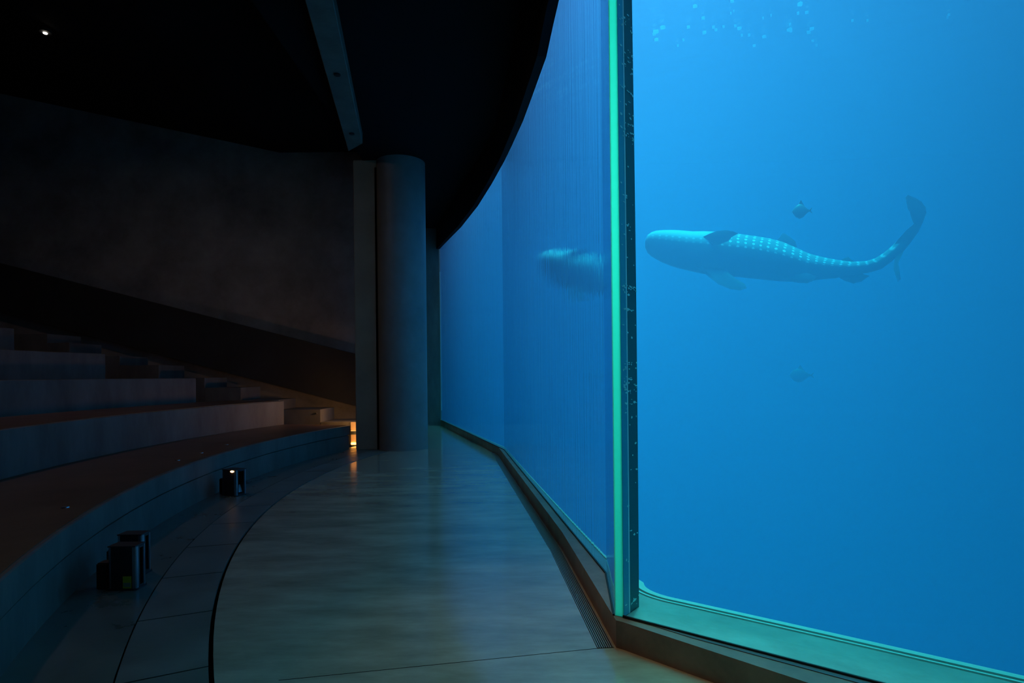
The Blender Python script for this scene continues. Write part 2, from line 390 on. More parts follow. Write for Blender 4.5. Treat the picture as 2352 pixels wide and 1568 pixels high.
for f in (0.42, 0.86):
    p = qa[0].lerp(qa[3], f)*0.5 + qa[1].lerp(qa[2], f)*0.5
    bm = bmesh.new(); bmesh.ops.create_cone(bm, cap_ends=True, segments=20, radius1=0.045, radius2=0.045, depth=0.02)
    o = link('bolt_cap', bm, M['rubber'], beam); o.location = (p.x, p.y, 5.695)
# spotlight high on the ceiling
pl = on_y(104, 79, 10.3)
t = empty('ceiling_spotlight', (pl.x, pl.y, pl.z)); tag(t, 'tiny white glowing spotlight on the black ceiling at upper left', 'spotlight')
bm = bmesh.new(); bmesh.ops.create_cone(bm, cap_ends=True, segments=24, radius1=0.09, radius2=0.07, depth=0.26, matrix=Matrix.Translation((0, 0, 0.16)))
link('lamp_housing', bm, M['rubber'], t)
bm = bmesh.new(); bmesh.ops.create_cone(bm, cap_ends=True, segments=24, radius1=0.03, radius2=0.034, depth=0.012, matrix=Matrix.Translation((0, 0, 0.018)))
link('bulb', bm, M['white_glow'], t)
bm = bmesh.new(); box(bm, -0.02, -0.02, 0.28, 0.02, 0.02, 1.0); link('stem', bm, M['rubber'], t)

# ------------------------------------------------------------------ column
cb = Vector((-2.26, 12.62))
t = empty('concrete_column', (cb.x, cb.y, 0)); tag(t, 'thick round concrete column rising to the ceiling beside the window', 'column')
bm = bmesh.new(); prism(bm, [(0.5*math.cos(2*PI*k/64), 0.5*math.sin(2*PI*k/64)) for k in range(64)], 0.0, 5.9)
link('shaft', bm, M['column'], t, smooth=True, auto=40)
bm = bmesh.new(); box(bm, -0.935, -0.20, 0.0, -0.455, 0.35, 5.9, bevel=0.01)
link('flat_pier', bm, surf('pier_concrete', (0.30, 0.21, 0.14), 0.6, var=0.15), t)['label'] = 'flat brownish pier joined to the column side'
bm = bmesh.new(); box(bm, -0.50, -0.20, 0.0, -0.45, -0.15, 5.75)
link('joint_strip', bm, M['gap'], t)

# ------------------------------------------------------------------ amber step light in the landing face
t = empty('step_light', (-3.40, 12.75, 0)); tag(t, 'amber glowing step light between the bench end and the column foot', 'step light')
bm = bmesh.new(); box(bm, -0.12, 0.50, 0.0, 0.2, 0.58, 0.5, bevel=0.004)
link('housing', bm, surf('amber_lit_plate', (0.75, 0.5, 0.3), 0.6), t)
bm = bmesh.new(); box(bm, -0.11, 0.47, 0.02, 0.19, 0.498, 0.06, bevel=0.004); link('diffuser', bm, M['amber'], t)
bm = bmesh.new(); box(bm, -0.11, 0.44, 0.24, 0.19, 0.498, 0.31, bevel=0.004); link('louvre', bm, M['darksteel'], t)
bm = bmesh.new(); box(bm, -0.11, 0.47, 0.31, 0.19, 0.498, 0.33, bevel=0.003); link('upper_diffuser', bm, M['amber_dim'], t)
area('step_light_glow', (-3.35, 12.98, 0.25), 0.15, 1.2, (1.0, 0.5, 0.15), (R(90), 0, 0), 0.3)
area('step_light_glow', (-3.32, 13.1, 0.9), 0.15, 7.0, (1.0, 0.5, 0.18), (0, R(80), 0))
# bright button on the second aisle step
p = on_y(727, 949, YA0-0.012)
bm = bmesh.new(); bmesh.ops.create_uvsphere(bm, u_segments=12, v_segments=8, radius=0.02); o = link('marker_stud', bm, M['steel'], smooth=True); o.location = p
tag(o, 'tiny bright metal stud on the amber lit aisle step', 'stud')

# ------------------------------------------------------------------ light boxes in the gutter
def light_box(px0, px1, ybase, h, rz, lab, sticker=False, glow=False, dp=0.125):
    a = on_z(px0, ybase, 0.0); b = on_z(px1, ybase, 0.0)
    wd = b.x-a.x
    t = empty('floor_light_box', (a.x+wd/2, a.y+dp/2, 0.0), rz); tag(t, lab, 'light box', 'steel light boxes in the gutter')
    bm = bmesh.new(); x = wd/2; y = dp/2
    # sheet steel box with rounded uprights, open towards the walkway (+x)
    r = 0.028
    def rr(x, y, r):
        out = []
        for cx_, cy_, a0 in ((x-r, y-r, 0), (-x+r, y-r, 90), (-x+r, -y+r, 180), (x-r, -y+r, 270)):
            for k in range(6): out.append((cx_+r*math.cos(R(a0+18*k)), cy_+r*math.sin(R(a0+18*k))))
        return out
    side, bb, tt = prism(bm, rr(x, y, r), 0.012, h)
    bmesh.ops.recalc_face_normals(bm, faces=bm.faces[:])
    for f in side:
        if max(abs(f.normal.x), abs(f.normal.y)) < 0.997: f.material_index = 2
    # the +x face becomes a frame round a recess
    fx = max(bm.faces, key=lambda f: f.normal.x*(1 if abs(f.normal.z) < .1 else 0)+f.calc_area()*0.5*(f.normal.x > 0.9))
    res = bmesh.ops.inset_region(bm, faces=[fx], thickness=0.022)
    ext = bmesh.ops.extrude_discrete_faces(bm, faces=[fx])
    for f in ext['faces']:
        bmesh.ops.translate(bm, verts=f.verts[:], vec=(-0.10, 0, 0))
        f.material_index = 1
    link('housing', bm, [M['box_steel'], M['rubber'], M['steel']], t, smooth=True, auto=35)
    bm = bmesh.new(); box(bm, -x+0.004, -y-0.002, h+0.0, x-0.004, y+0.0, h+0.008, bevel=0.002); link('lid', bm, M['darksteel'], t)
    bm = bmesh.new(); prism(bm, rr(x+0.008, y+0.008, r), 0.0, 0.012); link('base_plate', bm, M['darksteel'], t)
    bm = bmesh.new()
    vs = [bm.verts.new(p) for p in ((x-0.07, -y+0.028, 0.04), (x-0.03, -y+0.028, 0.04), (x-0.03, y-0.035, 0.04), (x-0.07, y-0.035, 0.04), (x-0.085, -y+0.035, 0.10), (x-0.07, -y+0.035, 0.105), (x-0.07, y-0.035, 0.135), (x-0.085, y-0.035, 0.13))]
    for f in ((0,3,2,1),(4,5,6,7),(0,1,5,4),(1,2,6,5),(2,3,7,6),(3,0,4,7)): bm.faces.new([vs[i] for i in f])
    link('lens', bm, M['lens'], t)['label'] = 'pale blue slanted lens inside the opening'
    bm = bmesh.new(); box(bm, -x-0.09, -0.05, 0.0, -x+0.002, 0.05, h*0.62, bevel=0.01); link('bracket', bm, M['rubber'], t)
    if sticker:
        bm = bmesh.new(); box(bm, x-0.095, -y-0.0015, 0.015, x-0.035, -y+0.001, 0.10)
        link('sticker', bm, M['yellow'], t)['label'] = 'yellow warning sticker'
        bm = bmesh.new(); box(bm, x-0.09, -y-0.0025, 0.025, x-0.04, -y-0.001, 0.055)
        link('sticker_text_block', bm, surf('sticker_print', (0.35, 0.38, 0.30), 0.7), t)
    if glow:
        bm = bmesh.new(); bmesh.ops.create_uvsphere(bm, u_segments=14, v_segments=8, radius=0.022, matrix=Matrix.Translation((x-0.055, -y-0.006, h-0.012)) @ Matrix.Diagonal((1.3, 0.7, 0.6, 1)))
        link('glow_lamp', bm, M['amber_hot'], t, smooth=True)['label'] = 'small glowing amber lamp'
    return t
M['box_steel'] = surf('box_sheet_steel', (0.03, 0.03, 0.032), 0.35, metal=0.3)
M['amber_hot'] = emit('amber_hot_lamp', (1.0, 0.55, 0.25), 5.0)
light_box(246, 312, 1356, 0.305, 0.0, 'front steel light box with the yellow sticker, standing in the gutter', sticker=True)
light_box(268, 326, 1322, 0.305, 0.0, 'steel light box right behind the one with the yellow sticker')
light_box(508, 553, 1139, 0.325, R(-25), 'far steel light box with a small glowing amber lamp on top', glow=True, dp=0.17)

# ------------------------------------------------------------------ drain grate and curb
c_in = [on_z(1426, 1484, 0), on_z(1291, 1262, 0), on_z(1142, 1040, 0)]
g0 = [(0.555, 3.335), (0.415, 5.21), (-0.30, 11.69)]
g1 = offset_line(g0, 0.0); g2 = offset_line(g0, 0.10)
t = empty('drain_grate', (g0[0][0], g0[0][1], 0)); tag(t, 'long narrow slotted metal drain grate along the foot of the window curb', 'grate')
t.location = (0, 0, 0)
bm = bmesh.new()
a = offset_line(g0, 0.012); b = offset_line(g0, 0.105)
strip(bm, a, b, 0.0006, 0.0015); link('channel', bm, M['gap'], t)
bm = bmesh.new()
for k in range(8):
    a = offset_line(g0, 0.014+k*0.0118); b = offset_line(g0, 0.0205+k*0.0118)
    strip(bm, a, b, 0.001, 0.005)
link('bars', bm, M['steel_dull'] if 'steel_dull' in M else surf('dull_bronze_steel', (0.45, 0.38, 0.32), 0.35, metal=0.6), t)
cl_out = [Vector((-2.27, 19.0)), Vector((-0.30, 11.69)), Vector((0.415, 5.21)), Vector((0.555, 3.335))]
cr_out = [Vector((0.585, 3.315)), Vector((0.585, 3.315))+Vector((1.01-0.59, 2.94-3.35)).normalized()*11.2]
M['gasket'] = M['rubber']
bm = bmesh.new()
strip(bm, cl_out+[cr_out[0], cr_out[1]], [P3, P2, P1, P0, P0r, R1], 0.0, PZ)
cu = link('trim_2', bm, M['curb']); tag(cu, 'low brown stone curb carrying the tank windows', 'curb', kind='structure')
bm = bmesh.new()
prism(bm, [tuple(P0r+RD*0.05), tuple(R1), tuple(Vector(R1)-NR*0.20), tuple(P0r+RD*0.4-NR*0.035)], PZ, PZ+0.004)
tag(link('trim_3', bm, M['curbtop']), 'slate grey strip on top of the right curb', 'trim', kind='structure')
bm = bmesh.new()
prism(bm, [tuple(P0r-NR*0.012), tuple(R1-NR*0.012), tuple(R1-NR*0.001), tuple(P0r-NR*0.001)], PZ+0.002, PZ+0.014)
lf = offset_line([P3, P2, P1, P0], -0.012); lf2 = offset_line([P3, P2, P1, P0], -0.001)
strip(bm, lf, lf2, PZ+0.0, PZ+0.010)
tag(link('trim_4', bm, M['rubber']), 'thin black rubber gasket line under both windows', 'gasket', kind='structure')

# ------------------------------------------------------------------ panes
PT = 5.915
def pane(name, front, back, lab, gm):
    bm = bmesh.new()
    strip(bm, front, back, PZ, PT, (0, 1, 1, 2, 3))
    o = link(name, bm, [gm, M['clear'], M['sill'] if name == 'window_2' else M['curbtop'], M['black']])
    tag(o, lab, 'window', kind='structure')
    return o
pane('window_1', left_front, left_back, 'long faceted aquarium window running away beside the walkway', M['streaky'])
pane('window_2', right_front, right_back, 'large near aquarium window with the whale shark behind it', M['glass'])

# bonded corner joint of the acrylic
t = empty('acrylic_corner_joint', (0, 0, 0)); t.location = (P0.x, P0.y, PZ)
tag(t, 'tall glowing green acrylic edge joint where the two windows meet', 'joint')
def plank(name, a, b, d, th, m, z0=0.002, z1=PT-PZ-0.002):
    """upright slab from plan a to plan b, th thick towards d"""
    bm = bmesh.new(); o3 = P0
    prism(bm, [tuple(a-o3), tuple(b-o3), tuple(b+d*th-o3), tuple(a+d*th-o3)], z0, z1)
    return link(name, bm, m, t)
ND = Vector((0.2, 0.98)).normalized()
ed = (P0r-P0)
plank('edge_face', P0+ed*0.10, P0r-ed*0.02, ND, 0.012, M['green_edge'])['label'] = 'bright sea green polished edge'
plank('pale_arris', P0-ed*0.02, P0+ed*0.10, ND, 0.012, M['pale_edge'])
q0 = P0r
side_n = Vector((-RD.x, -RD.y))
plank('blue_seam', q0+NR*0.004, q0+NR*0.095, side_n, 0.006, M['blue_seam'])
plank('seam_line', q0+NR*0.095+RD*0.001, q0+NR*0.112+RD*0.001, side_n, 0.006, M['seam_line'])['label'] = 'thin pale line inside the joint'
plank('dark_seam', q0+NR*0.108, q0+NR*0.275, side_n, 0.006, M['teal_seam'])['label'] = 'dark teal bonding face'
bm = bmesh.new(); rnd = random.Random(4)
def fleck(u, z, w_, h_):
    p = q0+NR*u+RD*0.002
    n = rnd.choice((6, 7, 8)); c = []
    for k in range(n):
        an = 2*PI*k/n; rr_ = rnd.uniform(0.55, 1.1)
        c.append((u+w_*math.cos(an)*rr_, z+h_*math.sin(an)*rr_))
    f = [bm.verts.new((*(q0+NR*uu+RD*0.0025-P0), zz-PZ)) for uu, zz in c]
    b = [bm.verts.new((*(q0+NR*uu+RD*0.0012-P0), zz-PZ)) for uu, zz in c]
    bm.faces.new(f); bm.faces.new(b[::-1])
    for k in range(n): bm.faces.new((f[k], b[k], b[(k+1) % n], f[(k+1) % n]))
groups = [(3.05, 0.09, 10), (2.15, 0.05, 16), (0.52+0.5, 0.09, 20), (1.23+0.25, 0.06, 7), (4.8, 0.1, 5), (3.35, 0.06, 6)]
def zpy(py): return EYE - (py-855)*3.42/FPX
for py, s, n in ((45, 25, 14), (115, 20, 12), (145, 10, 6), (200, 4, 8), (235, 15, 4), (270, 16, 10), (297, 16, 22), (430, 60, 8), (545, 40, 10), (655, 5, 14), (662, 12, 10), (708, 4, 14), (750, 25, 4), (832, 4, 8), (845, 3, 6), (872, 12, 14), (890, 16, 18), (925, 4, 6), (960, 30, 5), (1100, 100, 6), (1240, 60, 5), (1385, 8, 14)):
    for k in range(n):
        z = zpy(py+rnd.gauss(0, s*0.6)); u = min(0.27, max(0.01, rnd.uniform(0.03, 0.275)))
        if z < 5.85: fleck(u, z, rnd.uniform(0.004, 0.026), rnd.uniform(0.002, 0.008))
bo = link('adhesive_bubbles', bm, M['bubble'], t); bo['kind'] = 'stuff'; bo['label'] = 'pale bubbles and scratches in the joint'

# wall above the long window, its lower edge following the curve
bm = bmesh.new()
pts = [(P1.x, P1.y, 4.55)] + [tuple(p) for p in soffit] + [(P3.x, P3.y, soffit[-1].z)]
pts.sort(key=lambda p: p[1])
lo, hi = [], []
nrm = Vector((-1.0, -0.16)).normalized()
F_, B_, FT, BT = [], [], [], []
for p in pts:
    F_.append(bm.verts.new((p[0]+nrm.x*0.10, p[1]+nrm.y*0.10, p[2]))); B_.append(bm.verts.new((p[0]+nrm.x*0.004, p[1]+nrm.y*0.004, p[2])))
    FT.append(bm.verts.new((p[0]+nrm.x*0.10, p[1]+nrm.y*0.10, 9.6))); BT.append(bm.verts.new((p[0]+nrm.x*0.004, p[1]+nrm.y*0.004, 9.6)))
for i in range(len(pts)-1):
    for a, b in ((F_, FT), (BT, B_), (B_, F_), (FT, BT)):
        bm.faces.new((a[i], a[i+1], b[i+1], b[i]))
bm.faces.new((F_[0], FT[0], BT[0], B_[0])); bm.faces.new((F_[-1], B_[-1], BT[-1], FT[-1]))
tag(link('wall_above_window', bm, M['black']), 'black wall hanging over the long window with a curved lower edge', 'wall', kind='structure')
bm = bmesh.new()
prism(bm, [tuple(P1-Vector((0.02, 0))), tuple(P0-Vector((0.02, 0.02))), tuple(P0r-NR*0.02), tuple(R1-NR*0.02), tuple(R1+NR*0.05), tuple(P0r+NR*0.05), tuple(P0+Vector((0.06, 0.1))), tuple(P1+Vector((0.05, 0)))], 5.92, 9.6)
tag(link('wall_above_corner', bm, M['black']), kind='structure')
# dark frame at the far end of the long window
bm = bmesh.new()
e = (P3-P2).normalized(); n3 = Vector((-e.y, e.x))
f0 = P3-e*0.0
prism(bm, [tuple(f0-n3*(-0.03)), tuple(f0-n3*0.0+e*0.7), tuple(f0+e*0.7-n3*0.5+n3*0.9), tuple(f0+n3*0.5)], 0, 9.6)
tag(link('wall_window_end', bm, M['concrete']), kind='structure')
bm = bmesh.new()
prism(bm, [tuple(f0-e*0.05+n3*(-0.02)), tuple(f0+n3*(-0.02)), tuple(f0+n3*0.012), tuple(f0-e*0.05+n3*0.012)], PZ+0.3, 4.6)
tag(link('trim_5', bm, surf('pale_metal_bead', (0.5, 0.6, 0.65), 0.35)), 'thin pale upright bead at the far end of the long window', 'trim', kind='structure')

# ------------------------------------------------------------------ the tank
wl = offset_line(left_front, TH+0.003)
wr = offset_line(right_front, TH+0.003)
# corner where the two back lines cross
def cross(a, b, c, d):
    r = b-a; s = d-c; q = c-a; k = (q.x*s.y-q.y*s.x)/(r.x*s.y-r.y*s.x); return a+r*k
cw = P0r+NR*(TH+0.003)
XT, YT = 27.0, 30.0
WS = 7.6; TB = -8.0                                             # water level
inner = [wl[0], wl[1], wl[2], cw, wr[1]]
water_poly = [tuple(p) for p in inner] + [(XT, wr[1].y), (XT, YT), (wl[0].x, YT)]
bm = bmesh.new(); prism(bm, water_poly, TB, WS)
tag(link('tank_water', bm, M['water']), 'hazy blue water filling the aquarium tank', 'water', kind='stuff')
bm = bmesh.new()
random.seed(3)
vs = [bm.verts.new((p[0], p[1], WS+0.01)) for p in water_poly]; bm.faces.new(vs)
tag(link('water_surface', bm, M['skin']), 'rippled underside of the water surface at the top of the tank', 'water', kind='stuff')
bm = bmesh.new()
e0 = 0.02
prism(bm, [(wl[0].x-0.3, YT+0.02), (XT+0.3, YT+0.02), (XT+0.3, YT+0.3), (wl[0].x-0.3, YT+0.3)], TB-0.5, 9.6)
prism(bm, [(XT+0.02, wr[1].y-0.3), (XT+0.3, wr[1].y-0.3), (XT+0.3, YT), (XT+0.02, YT)], TB-0.5, 9.6)
prism(bm, [(wl[0].x-0.3, wl[0].y+0.6), (wl[0].x-0.02, wl[0].y+0.6), (wl[0].x-0.02, YT), (wl[0].x-0.3, YT)], TB-0.5, 9.6)
prism(bm, [(wr[1].x, wr[1].y-0.3), (XT, wr[1].y-0.3), (XT, wr[1].y-0.02), (wr[1].x, wr[1].y-0.02)], TB-0.5, 9.6)
tag(link('wall_tank', bm, M['tank']), kind='structure')
bm = bmesh.new(); prism(bm, [(-3, -1.5), (XT+0.3, -1.5), (XT+0.3, YT+0.3), (-3, YT+0.3)], TB-0.4, TB-0.02)
tag(link('floor_tank', bm, M['tank']), kind='structure')
# sill inside the tank under the panes, with a rounded inner corner
SW = 0.33
i1 = offset_line([wl[0], wl[1], wl[2], cw], 0.07); i2 = offset_line([cw, wr[1]], SW)
ci = cross(i1[2], i1[3], i2[0], i2[1])
def fillet(a, c, b, r, n=10):
    u = (a-c).normalized(); v = (b-c).normalized(); ang = u.angle(v); d = r/math.tan(ang/2)
    s, e_ = c+u*d, c+v*d; o = c+(u+v).normalized()*(r/math.sin(ang/2))
    a0 = math.atan2((s-o).y, (s-o).x); a1 = math.atan2((e_-o).y, (e_-o).x)
    while a1-a0 > PI: a1 -= 2*PI
    while a1-a0 < -PI: a1 += 2*PI
    return [o+Vector((math.cos(a0+(a1-a0)*k/n), math.sin(a0+(a1-a0)*k/n)))*r for k in range(n+1)]
fil = fillet(i1[2], ci, i2[1], 0.26)
inner_edge = [i1[0], i1[1], i1[2]] + fil + [i2[1]]
g_in = [wl[0], wl[1], wl[2]] + [cw+RD*0.002*k for k in range(len(fil))] + [wr[1]]
bm = bmesh.new()
strip(bm, g_in, inner_edge, TB+0.02, PZ-0.01)
tag(link('window_sill', bm, M['sill']), 'teal lit concrete sill inside the tank below the windows', 'sill', kind='structure')
bm = bmesh.new()
a = offset_line(inner_edge, -0.05); b = offset_line(inner_edge, 0.004)
strip(bm, a, b, PZ-0.04, PZ+0.004)
a = offset_line(inner_edge, -0.085); b = offset_line(inner_edge, -0.065)
strip(bm, a, b, PZ-0.03, PZ-0.002)
tag(link('trim_6', bm, M['sill_edge']), 'pale double line along the inner edge of the tank sill', 'trim', kind='structure')

# pale flecks modelled in place of light glints on the water surface
def refract_pt(px, py, s, a=P0r, n=NR):
    """where a sight line goes after the flat near window: s metres into the water"""
    d = vray(px, py).normalized(); n3_ = Vector((n.x, n.y, 0)); o = Vector((0, 0, EYE)); a3 = Vector((a[0], a[1], 0))
    k = (a3-o).dot(n3_)/d.dot(n3_); h = o+d*k
    c = d.dot(n3_); s2 = (1-c*c)/1.33**2; ct = math.sqrt(1-s2)
    r = d/1.33 + n3_*(ct-c/1.33)
    return h, r.normalized()
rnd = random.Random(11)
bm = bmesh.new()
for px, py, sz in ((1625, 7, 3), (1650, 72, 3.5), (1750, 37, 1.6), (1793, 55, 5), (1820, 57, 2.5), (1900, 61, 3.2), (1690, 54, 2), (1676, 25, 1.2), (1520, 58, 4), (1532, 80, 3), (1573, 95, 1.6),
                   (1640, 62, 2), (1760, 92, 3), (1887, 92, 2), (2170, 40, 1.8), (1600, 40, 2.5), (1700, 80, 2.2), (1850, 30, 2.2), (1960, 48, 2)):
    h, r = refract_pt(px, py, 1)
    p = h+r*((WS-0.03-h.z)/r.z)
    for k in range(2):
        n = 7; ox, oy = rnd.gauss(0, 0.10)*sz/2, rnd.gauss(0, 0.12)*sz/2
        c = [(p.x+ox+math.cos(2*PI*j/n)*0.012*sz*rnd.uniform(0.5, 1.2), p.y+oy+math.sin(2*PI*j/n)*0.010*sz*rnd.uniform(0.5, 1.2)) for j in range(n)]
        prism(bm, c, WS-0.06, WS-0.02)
tag(link('surface_glints', bm, M['glint']), 'small pale flecks standing for light glints under the water surface', 'glint', kind='stuff')

# ------------------------------------------------------------------ whale shark
def shark_skin():
    m, nt, out = mat('whale_shark_skin'); N = nt.nodes.new; L = nt.links.new
    p = N('ShaderNodeBsdfPrincipled'); L(p.outputs[0], out.inputs[0]); p.inputs['Roughness'].default_value = 0.7; p.inputs['Specular IOR Level'].default_value = 0.05
    uv = N('ShaderNodeUVMap'); sep = N('ShaderNodeSeparateXYZ'); L(uv.outputs[0], sep.inputs[0])
    def math_(op, a, b=None):
        n = N('ShaderNodeMath'); n.operation = op
        for i, v in enumerate((a, b)):
            if v is None: continue
            if isinstance(v, (int, float)): n.inputs[i].default_value = v
            else: L(v, n.inputs[i])
        return n.outputs[0]
    wob = N('ShaderNodeTexNoise'); wob.inputs['Scale'].default_value = 9; L(uv.outputs[0], wob.inputs[0])
    wb = math_('MULTIPLY', math_('SUBTRACT', wob.outputs[0], 0.5), 0.5)
    U = math_('ADD', math_('MULTIPLY', sep.outputs[0], 34), wb)
    V = math_('ADD', math_('MULTIPLY', sep.outputs[1], 27), wb)
    fu = math_('SUBTRACT', math_('FRACT', U), 0.5); fv = math_('SUBTRACT', math_('FRACT', V), 0.5)
    r2 = math_('SQRT', math_('ADD', math_('MULTIPLY', fu, fu), math_('MULTIPLY', math_('MULTIPLY', fv, fv), 0.8)))
    spot = math_('LESS_THAN', r2, 0.19)
    line = math_('MULTIPLY', math_('LESS_THAN', math_('ABSOLUTE', fu), 0.05), 0.15)
    pat = math_('MAXIMUM', spot, line)
    # back mask: v = 0.5 on the spine of the back, 0 and 1 on the belly
    dv = math_('ABSOLUTE', math_('SUBTRACT', sep.outputs[1], 0.5))
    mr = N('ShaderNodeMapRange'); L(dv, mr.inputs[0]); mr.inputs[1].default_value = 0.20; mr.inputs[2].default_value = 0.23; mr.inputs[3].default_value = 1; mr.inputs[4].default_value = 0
    pat = math_('MULTIPLY', pat, mr.outputs[0])
    # light on the crown of the head painted in as paler skin, hardly spotted
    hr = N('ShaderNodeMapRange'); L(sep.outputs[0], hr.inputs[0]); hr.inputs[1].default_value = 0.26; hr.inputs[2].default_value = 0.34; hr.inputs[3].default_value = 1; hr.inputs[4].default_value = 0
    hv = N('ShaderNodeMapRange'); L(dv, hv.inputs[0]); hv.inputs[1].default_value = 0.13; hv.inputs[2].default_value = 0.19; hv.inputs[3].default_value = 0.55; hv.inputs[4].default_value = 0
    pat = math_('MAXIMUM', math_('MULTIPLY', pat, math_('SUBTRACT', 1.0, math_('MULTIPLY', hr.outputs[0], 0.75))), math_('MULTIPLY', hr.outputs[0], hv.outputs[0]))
    c1 = N('ShaderNodeMixRGB'); c1.inputs[1].default_value = (0.05, 0.07, 0.09, 1); c1.inputs[2].default_value = (0.16, 0.22, 0.24, 1); L(mr.outputs[0], c1.inputs[0])  # belly and fins darker: underside shade put into the skin colour
    c2 = N('ShaderNodeMixRGB'); L(c1.outputs[0], c2.inputs[1]); c2.inputs[2].default_value = (0.95, 1.0, 0.95, 1); L(pat, c2.inputs[0])
    L(c2.outputs[0], p.inputs['Base Color'])
    return m
M['shark'] = shark_skin()
ST = [(106, 430, 452), (112, 395, 492), (130, 365, 525), (160, 345, 550), (200, 334, 572), (260, 331, 602), (330, 331, 628), (400, 335, 648), (500, 345, 670), (600, 345, 690),
      (700, 350, 703), (800, 360, 709), (900, 372, 714), (1000, 386, 723), (1100, 404, 732), (1200, 432, 741), (1300, 478, 743), (1400, 525, 738), (1500, 553, 722), (1600, 572, 710),
      (1700, 585, 690), (1800, 578, 668)]
TAILC = [(1870, 598, 46), (1925, 550, 42), (1970, 500, 40), (2010, 445, 38), (2045, 390, 36), (2070, 345, 30)]
def build_shark(name, lab):
    Z0 = 560.0
    K = 0.003
    def P(x, y, off=0.0): return Vector(((x-1100)*K, off, (Z0-y)*K))
    bm = bmesh.new(); uvl = bm.loops.layers.uv.new('UVMap')
    st = [(P(x, (a+b)/2), (b-a)/2*K) for x, a, b in ST] + [(P(x, y), h*K) for x, y, h in TAILC]
    n = 40; rings = []
    tot = len(st)
    for i, (c, hh) in enumerate(st):
        tan = (st[min(i+1, tot-1)][0]-st[max(i-1, 0)][0]).normalized()
        if i < 18: tan = Vector((1, 0, 0))
        upv = Vector((-tan.z, 0, tan.x))
        u = i/(tot-1)
        xw = st[i][0].x
        s = (xw-st[0][0].x)/(1950*K)
        wf = 1.22 if s < 0.2 else (1.22-0.27*(s-0.2)/0.3 if s < 0.5 else 0.95-0.45*min(1, (s-0.5)/0.45))
        ring = []
        for k in range(n):
            an = 2*PI*k/n                      # 0 = belly
            sx, sz = math.sin(an), -math.cos(an)
            pw = 0.88
            sx_ = math.copysign(abs(sx)**pw, sx); sz_ = math.copysign(abs(sz)**pw, sz)
            ring.append(bm.verts.new(c + Vector((0, -1, 0))*(sx_*hh*wf) + upv*(sz_*hh)))
        rings.append((ring, s))
    for i in range(tot-1):
        (ra, sa), (rb, sb) = rings[i], rings[i+1]
        for k in range(n):
            f = bm.faces.new((ra[k], ra[(k+1) % n], rb[(k+1) % n], rb[k]))
            for lp, (uu, vv) in zip(f.loops, ((sa, k/n), (sa, (k+1)/n), (sb, (k+1)/n), (sb, k/n))): lp[uvl].uv = (uu, vv)
    bm.faces.new(rings[0][0][::-1]); bm.faces.new(rings[-1][0])
    def fin(outline, thick, y0, y1, vv=0.5, bulge=None):
        """outline: root -> tip -> root in picture-like units; y offsets from root side to tip side"""
        n_ = len(outline); cxm = sum(p[0] for p in outline)/n_; cym = sum(p[1] for p in outline)/n_
        def yo(i):
            f_ = outline[i][2] if len(outline[i]) > 2 else 0.0
            return y0+(y1-y0)*f_
        A = [bm.verts.new(P(p[0], p[1], yo(i)-thick*0.12)) for i, p in enumerate(outline)]
        B = [bm.verts.new(P(p[0], p[1], yo(i)+thick*0.12)) for i, p in enumerate(outline)]
        ins = []
        my = sum(yo(i) for i in range(n_))/n_
        A2 = [bm.verts.new(P(cxm+(p[0]-cxm)*0.55, cym+(p[1]-cym)*0.55, (yo(i)*0.55+my*0.45)-thick)) for i, p in enumerate(outline)]
        B2 = [bm.verts.new(P(cxm+(p[0]-cxm)*0.55, cym+(p[1]-cym)*0.55, (yo(i)*0.55+my*0.45)+thick)) for i, p in enumerate(outline)]
        fs = [bm.faces.new(A2[::-1]), bm.faces.new(B2)]
        for i in range(n_):
            j = (i+1) % n_
            fs += [bm.faces.new((A[i], A[j], B[j], B[i])), bm.faces.new((A[i], A2[i], A2[j], A[j])), bm.faces.new((B[i], B[j], B2[j], B2[i]))]
        for f in fs:
            for lp in f.loops: lp[uvl].uv = (0.0103, vv)
    hw = 0.5
    # near pectoral, sweeping down and back
    fin([(560, 655, 0), (620, 700, .15), (690, 760, .5), (770, 820, .8), (860, 858, 1), (940, 866, 1), (985, 848, 1), (970, 815, .95), (900, 770, .75), (830, 715, .4), (790, 670, 0)], 0.05, -0.35, -0.70, vv=0.06)
    # far pectoral, held up against the flank
    fin([(590, 430, 0), (660, 405, .3), (720, 392, .6), (790, 392, .8), (850, 408, 1), (890, 425, 1), (850, 445, .95), (815, 480, .8), (740, 500, .5), (640, 490, 0)], 0.035, -0.50, -0.85, vv=0.06)
    # dorsal fins
    fin([(1150, 425), (1175, 390), (1190, 358), (1215, 365), (1250, 390), (1290, 425), (1305, 470), (1260, 500), (1180, 470)], 0.03, 0, 0, vv=0.27)
    fin([(1610, 580), (1645, 555), (1670, 550), (1690, 566), (1720, 590), (1660, 610)], 0.015, 0, 0, vv=0.27)
    # pelvic and anal fins
    fin([(1230, 735), (1280, 755), (1340, 768), (1405, 770), (1440, 755), (1475, 718), (1400, 690), (1300, 700)], 0.02, -0.25, -0.25, vv=0.06)
    fin([(1610, 700), (1660, 730), (1720, 750), (1770, 735), (1820, 690), (1730, 660)], 0.015, 0, 0, vv=0.06)
    # tail: tall upper lobe, short lower lobe
    fin([(1950, 560, 0), (1925, 520, 0), (2010, 400, .2), (2060, 350, .3), (2085, 320, .4), (2060, 265, .5), (2035, 200, .7), (2025, 160, .9), (1998, 125, 1), (2010, 108, 1), (2060, 130, .9), (2100, 160, .8), (2125, 195, .7), (2135, 235, .6), (2120, 305, .4), (2100, 370, .2), (2050, 460, 0), (2000, 540, 0)], 0.03, 0, -0.15, vv=0.06)
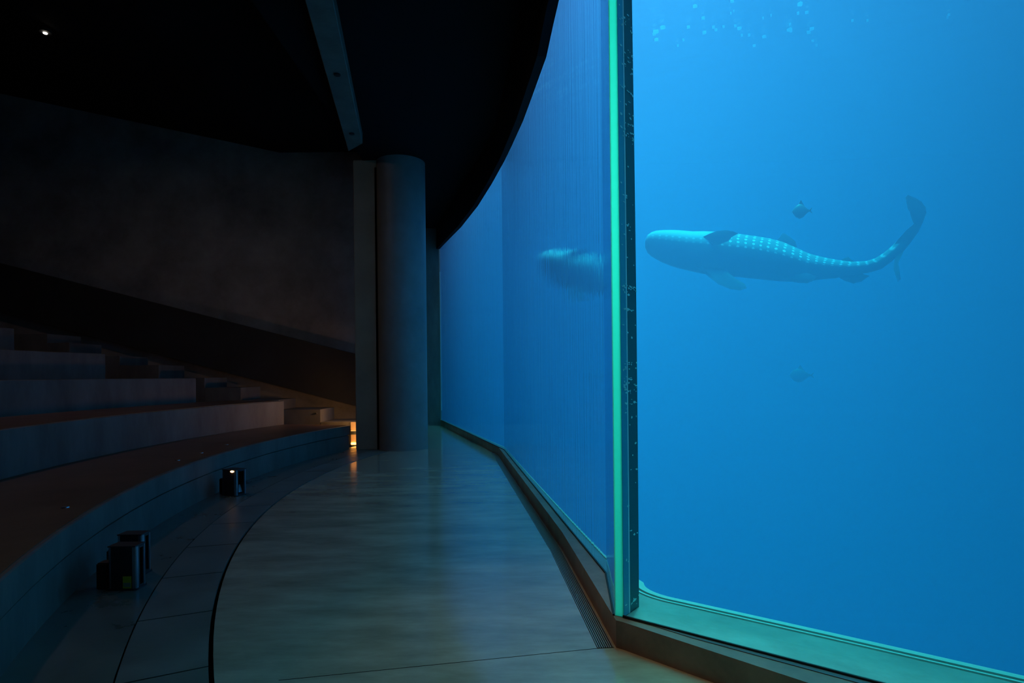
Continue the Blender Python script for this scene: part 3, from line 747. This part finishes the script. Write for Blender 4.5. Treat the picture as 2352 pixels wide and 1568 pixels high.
    fin([(1975, 500, 0), (2030, 470, 0), (1998, 560, .3), (1996, 610, .6), (2008, 660, .8), (2018, 720, 1), (2004, 740, 1), (1985, 690, .8), (1970, 640, .6), (1968, 580, .3)], 0.02, 0, -0.12, vv=0.06)
    o = link(name, bm, [M['shark'], M['rubber']], smooth=True, recalc=True, auto=60)
    # eye
    return o
sh = build_shark('whale_shark', '')
tag(sh, 'spotted whale shark swimming left behind the large near window', 'whale shark')
H0, r0 = refract_pt(1473, 565, 1); T0, r1 = refract_pt(2110, 565, 1)
hd = H0+r0*8.0; tl = T0+r1*8.0
M0, rm = refract_pt((1473+2110)/2, 596, 1)
mid = M0+rm*7.9+Vector((0, 0, 0.035))
vx = (tl-hd); vx.z = 0; L_ = vx.length
sc = L_/((2135-106)*0.003)
sh.location = ((hd.x+tl.x)/2, (hd.y+tl.y)/2, mid.z)
sh.rotation_euler = (R(-5), R(6), math.atan2(vx.y, vx.x))
sh.scale = (sc, sc, sc)
bm = bmesh.new()
bmesh.ops.create_uvsphere(bm, u_segments=16, v_segments=10, radius=0.03)
ey = link('eye', bm, M['rubber'], sh, smooth=True); ey.location = ((190-1100)*0.003, -0.36, (560-470)*0.003)
print('SHARK', sh.location, L_, sc)

# ------------------------------------------------------------------ small far fish
def fish(px, py, s, ln, lab, cat='fish', tall=0.5):
    h, r = refract_pt(px, py, 1); p = h+r*s
    bm = bmesh.new(); n = 14; prof = [(0, .03), (.06, .3), (.2, .75), (.4, 1), (.6, .85), (.8, .4), (.9, .18), (.95, .2)]
    rings = []
    for x, rr_ in prof:
        rings.append([bm.verts.new(((x-0.5)*ln, math.cos(2*PI*k/n)*rr_*ln*0.12, math.sin(2*PI*k/n)*rr_*ln*tall/2)) for k in range(n)])
    for i in range(len(rings)-1):
        for k in range(n): bm.faces.new((rings[i][k], rings[i][(k+1) % n], rings[i+1][(k+1) % n], rings[i+1][k]))
    bm.faces.new(rings[0][::-1]); bm.faces.new(rings[-1])
    bd_ = link('body', bm, M['fish'], None, smooth=True)
    t = empty('fish', p, R(-15)); tag(t, lab, cat, 'distant fish in the tank')
    bd_.parent = t
    bm = bmesh.new()
    for sgn in (1, -1):
        v = [bm.verts.new(q) for q in ((.43*ln, 0.004, 0), (.62*ln, 0.004, sgn*.2*ln*tall), (.55*ln, 0.004, 0))]; w_ = [bm.verts.new((q.co.x, -0.004, q.co.z)) for q in v]
        bm.faces.new(v); bm.faces.new(w_[::-1])
        for i in range(3): bm.faces.new((v[i], w_[i], w_[(i+1) % 3], v[(i+1) % 3]))
    link('tail_fin', bm, M['fish'], t)
    bm = bmesh.new()
    v = [bm.verts.new(q) for q in ((-.2*ln, 0.004, .3*ln*tall), (0, 0.004, .75*ln*tall), (.25*ln, 0.004, .2*ln*tall))]; w_ = [bm.verts.new((q.co.x, -0.004, q.co.z)) for q in v]
    bm.faces.new(v); bm.faces.new(w_[::-1])
    for i in range(3): bm.faces.new((v[i], w_[i], w_[(i+1) % 3], v[(i+1) % 3]))
    link('dorsal_fin', bm, M['fish'], t)
    return t
M['fish'] = surf('dark_fish', (0.06, 0.08, 0.09), 0.5)
fish(1840, 485, 7.0, 0.20, 'small dark round fish just above the whale shark', tall=0.9)
fish(1838, 862, 10, 0.32, 'faint distant fish in the haze below the whale shark', tall=0.7)
